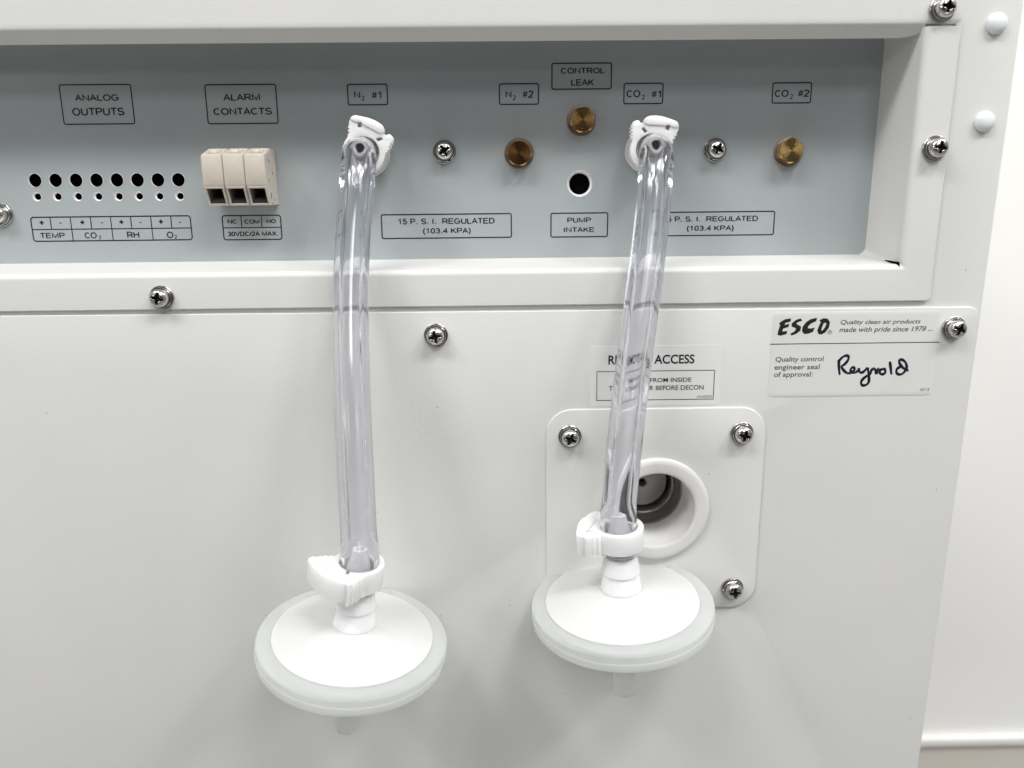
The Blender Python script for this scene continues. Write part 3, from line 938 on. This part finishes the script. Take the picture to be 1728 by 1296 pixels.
# ------------------------------------------------------------------ hose fittings on the panel
FITS = []
for (x, y) in ((612.5, 256.5), (1101, 251.5)):
    p = at(x, y, 16); p.y = PY
    FITS.append(p)
    fm = MB().lathe([(0, 8.3), (1.2, 8.5), (1.9, 8.2), (2.1, 6.0)], p, (0, -1, 0), 56)
    ft = part('hose_fitting', fm, M['white_plastic'], CAB)
    part('fitting_barb', MB().lathe([(2.0, 3.4), (6, 3.2), (6.1, 3.5), (10, 3.0), (10.1, 3.4), (14, 2.8), (14.2, 3.2), (18.0, 2.6), (18.3, 2.3), (18.3, 1.45), (12, 1.4)], p, (0, -1, 0), 40), M['white_plastic'], ft)
    part('fitting_bore', MB().lathe([(16.4, .01), (16.4, 1.43)], p, (0, -1, 0), 24), M['void'], ft)

# ================================================================== FILTERS, HOSES, CLAMPS
def make_filter(center, axis, label):
    n_ = Vector(axis).normalized()
    root = thing('vent_filter', label, 'filter', center + n_ * -38, 'disc filters hanging on the hoses')
    RI = 27.6
    RO = RI * 1.19
    # shell: domed top, stepped rim, rounded edge, domed underside
    prof = [(5.2, 6.5), (4.5, 12), (3.2, 18), (1.6, 23.5), (.3, RI), (-.1, RI + .3), (-.15, RI + 2.0), (-.35, RO - 1.1), (-.6, RO - .4), (-1.1, RO - .05),
            (-2.4, RO), (-3.3, RO), (-3.5, RO - .4), (-3.7, RO + .1), (-6.0, RO + .1), (-6.5, RO - .1), (-6.7, RO - .6), (-6.7, RO - 1.4), (-6.6, RI + 2), (-6.2, RI + .5), (-7.2, 23), (-9.4, 16), (-11, 9), (-11.5, 5)]
    part('housing', MB().lathe(prof, center, n_, 160), M['housing'], root, sharp=22)
    mem = MB().lathe([(0.1, RI - .15), (.38, RI), (1.68, 23.5), (3.28, 18), (4.58, 12), (5.26, 7), (5.6, 2), (4.5, 1.9), (-3.5, 5), (-3.5, RI - .15), (0.1, RI - .15)], center, n_, 128)
    ux = Vector((1, 0, 0)); ux = (ux - n_ * ux.dot(n_)).normalized(); uy = n_.cross(ux)
    for deg_, ra, rb in ((168, 9, 25), (-14, 9, 22), (78, 10, 24)):      # fine mould lines
        rd = ux * cos(radians(deg_)) + uy * sin(radians(deg_)); sd = n_.cross(rd)
        prof_ = [(ra, 4.58 + (12 - ra) * .136), (12, 4.58), (18, 3.28), (rb, 3.28 - (rb - 18) * .291 if rb < 23.5 else 1.68 - (rb - 23.5) * .317)]
        mem.loft([[center + rd * r + sd * w + n_ * (h + d) for w, d in ((-.16, -.1), (-.08, .1), (.08, .1), (.16, -.1))] for r, h in prof_], True, True, True)
    part('membrane', mem, M['membrane'], root)
    barb = [(5.3, 7.6), (5.7, 7.55), (6.3, 7.3), (11.6, 6.25), (11.75, 6.75), (12.1, 6.95), (12.5, 6.9), (18.3, 5.95), (18.7, 5.1), (20.5, 4.8), (26, 4.5), (26.1, 4.6), (33, 2.7), (34.4, 2.55), (34.6, 2.2), (34.6, 1.4), (20, 1.3), (6, 1.3)]
    part('barb', MB().lathe(barb, center, n_, 64), M['barb'], root)
    part('spout', MB().lathe([(-10.8, 5.2), (-14, 4.55), (-30, 4.25), (-38.6, 4.05), (-39.6, 3.75), (-40.2, 3.1), (-40.3, 2.4)], center, n_, 48, True, True), M['spout'], root)
    return root, n_


def make_hose(pts, radii, label):
    """pts: path in mm; radii(s): outer and inner radius at distance s from the lower end"""
    path = smooth_path(pts, 12)
    clean = [path[0]]
    for p in path[1:]:
        if (p - clean[-1]).length > 0.35: clean.append(p)
    path = clean
    cum = [0]
    for a, c in zip(path, path[1:]): cum.append(cum[-1] + (c - a).length)
    total = cum[-1]
    for it in range(160):
        path = [path[0]] + [path[i] if cum[i] < 13 or total - cum[i] < 17 else (path[i - 1] + path[i + 1]) * 0.25 + path[i] * 0.5 for i in range(1, len(path) - 1)] + [path[-1]]
    seg = 56
    t0 = (path[1] - path[0]).normalized()
    u = t0.orthogonal().normalized()
    outer, inner = [], []
    for i, p in enumerate(path):
        t = (path[min(i + 1, len(path) - 1)] - path[max(i - 1, 0)]).normalized()
        u = (u - t * u.dot(t)).normalized()
        w = t.cross(u)
        ro, ri = radii(total - cum[i], cum[i])
        outer.append([p + (u * cos(2 * pi * k / seg) + w * sin(2 * pi * k / seg)) * ro for k in range(seg)])
        inner.append([p + (u * cos(2 * pi * k / seg) + w * sin(2 * pi * k / seg)) * ri for k in range(seg)])
    mb = MB().loft(outer + list(reversed(inner)) + [outer[0]])
    o = part('clear_hose', mb, M['tube'], None, path[-1], sharp=60)
    o['label'] = label; o['category'] = 'hose'; o['group'] = 'clear plastic hoses'
    return o


RO_T, RI_T = 6.05, 2.95


def ease(v): v = min(1, max(0, v)); return v * v * (3 - 2 * v)


def radii(from_end, from_start):
    ro, ri = RO_T, RI_T
    s = ease((20 - from_end) / 8); ro += 0.5 * s; ri += 2.2 * s          # over the filter's barb
    s = ease((15 - from_start) / 6); ro -= 0.6 * s; ri += 0.7 * s        # squeezed on the panel fitting
    return ro, ri


def Cc(x, y, Y): return at(x, y, Y)
axis1 = Vector((0.132, -0.069, 1)).normalized()
axis2 = Vector((-0.064, -0.061, 1)).normalized()
F1 = at(596.7, 1070.8, -32)
F2 = at(1049.0, 1011.1, -21)
make_filter(F1, axis1, 'left white disc filter hanging lower, wide clamp tail at its neck')
make_filter(F2, axis2, 'right white disc filter hanging in front of the round port plate')
p1, p2 = FITS
hose1 = [p1 + Vector((0, -5, 0)), p1 + Vector((0, -12, -.1)), p1 + Vector((-.2, -18.5, -1.6)), at(605, 286, 3.2), at(601, 324, 0.0), at(593, 437, -7), at(590, 520, -13),
         at(594.0, 668, -24), at(599.3, 800, -31), F1 + axis1 * 33, F1 + axis1 * 26, F1 + axis1 * 19.2]
hose2 = [p2 + Vector((0, -5, 0)), p2 + Vector((0, -12, -.1)), p2 + Vector((.15, -18.5, -1.6)), at(1106, 281, 3.2), at(1105, 324, 0.0), at(1094.6, 437, -7), at(1080.5, 529, -13),
         at(1067.6, 627, -19), at(1054.6, 735, -23), F2 + axis2 * 35, F2 + axis2 * 24, F2 + axis2 * 19.2]
make_hose(hose1, radii, 'left clear plastic hose, longer, from the N2 #1 port down to a filter')
make_hose(hose2, radii, 'right clear plastic hose slanting down from the CO2 #1 port past the round opening')

# hose clamps: one outline (ring with a toothed two-jaw grip), used in the plane of each clamp
def clamp_shapes(rin, k, kf=1.0, closed=False):
    def c(x, y):
        a, b = (x - 551) * 0.0261 * k, (648 - y) * 0.0261 * k
        r = sqrt(a * a + b * b); r2 = r if r < 8.1 * k else 8.1 * k + (r - 8.1 * k) * kf
        return (a * r2 / r, b * r2 / r)
    raw = []
    raw += [(312, 540), (322, 518)]
    for i in range(4):                       # teeth down the left grip, listed upwards
        y = 492 - i * 48
        raw += [(296, y + 6), (272, y - 2), (268, y - 16), (294, y - 26)]
    raw += [(282, 296), (296, 276), (330, 262), (358, 258), (378, 266), (392, 288), (410, 297)]
    body = list(raw)
    body += [(428, 294), (470, 285), (560, 265), (640, 268), (720, 284), (800, 312), (870, 330), (905, 346), (914, 384), (896, 430)]
    for i in range(4):
        x, y = 890 - i * 24, 455 + i * 44
        body += [(x - 8, y - 16), (x + 8, y), (x, y + 14), (x - 28, y + 14)]
    body += [(790, 618), (768, 640)]
    body = [c(*p) for p in body]
    if closed: body = [q for q in body if not (q[1] > 9.0 * k and q[0] < -2.9 * k and q[0] > -4.8 * k)]
    body = [q for q in body if q[0] ** 2 + q[1] ** 2 > ((8.3 if closed else 7.6) * k) ** 2]
    rout = (8.1 if closed else 7.5) * k
    a0 = atan2(body[-1][1], body[-1][0]); a1 = atan2(body[0][1], body[0][0])
    if a1 > 0: a1 -= 2 * pi
    arc = []
    for i in range(1, 40):
        a = a0 + (a1 - a0) * i / 40
        rr = rout
        arc.append((rr * cos(a), rr * sin(a)))
    body = body + arc
    keep = [body[0]]
    for q in body[1:]:
        if (q[0] - keep[-1][0]) ** 2 + (q[1] - keep[-1][1]) ** 2 > 0.12: keep.append(q)
    body = keep
    hole = list(reversed(circle(0, 0, rin, 48)))
    w1 = [c(*p) for p in reversed([(408, 368), (446, 346), (496, 402), (454, 432)])]
    w2 = [c(*p) for p in reversed([(732, 376), (762, 318), (802, 352), (780, 404)])]
    tongue = ([(300, 320), (312, 268), (390, 238)] if closed else [(444, 262), (452, 240)]) + [(478, 220), (515, 205), (570, 202), (620, 203), (700, 217), (800, 249), (870, 276), (896, 292), (912, 326), (914, 362), (880, 368), (830, 362), (800, 340), (768, 322), (738, 344), (690, 336), (620, 330), (550, 330), (495, 324), (456, 306), (444, 300)]
    tongue = [c(*p) for p in tongue]
    return [body, hole, w1, w2], [tongue]


def make_clamp(center, axis, direction, rin, k, thick, label, flip=False, kf=1.0):
    n_ = Vector(axis).normalized()
    yv = Vector(direction); yv = (yv - n_ * yv.dot(n_)).normalized()
    xv = yv.cross(n_)
    root = thing('hose_clamp', label, 'hose clamp', center, 'white plastic hose clamps')
    b_, t_ = clamp_shapes(rin, k, kf, kf > 1)
    for nm, lp, th, bv, off in (('band', b_, thick, .16, 0), ('tongue', t_, thick, .3, .45)):
        v, f = sheet(lp, th, bv)
        sg = -1 if flip else 1
        part(nm, MB().add([center + xv * p[0] * sg + yv * p[1] + n_ * (p[2] + off) for p in v], f), M['nylon'], root)
    return root


def rot_dir(deg): return Vector((sin(radians(deg)), 0, cos(radians(deg))))
toward = Vector((0, -1, 0))
make_clamp(p1 + Vector((0.6, -11.5, -.5)), Vector((0.10, -1, .06)), rot_dir(31), 5.5, 1.0, 6.5, 'upper clamp on the left hose, under the N2 #1 legend', True)
make_clamp(p2 + Vector((-.9, -11.5, -.6)), Vector((-0.06, -1, .06)), rot_dir(0), 5.5, 1.0, 6.5, 'upper clamp on the right hose, under the CO2 #1 legend')
make_clamp(F1 + axis1 * 24.8, axis1, Vector((-.62, -.78, 0)), 6.6, 1.06, 8.2, 'lower clamp with broad tail towards the viewer, above the left filter', False, 1.6)
make_clamp(F2 + axis2 * 25.8, axis2, Vector((-.90, .44, 0)), 6.6, 1.06, 7.6, 'lower clamp with tail pointing left, above the right filter', True, 1.5)
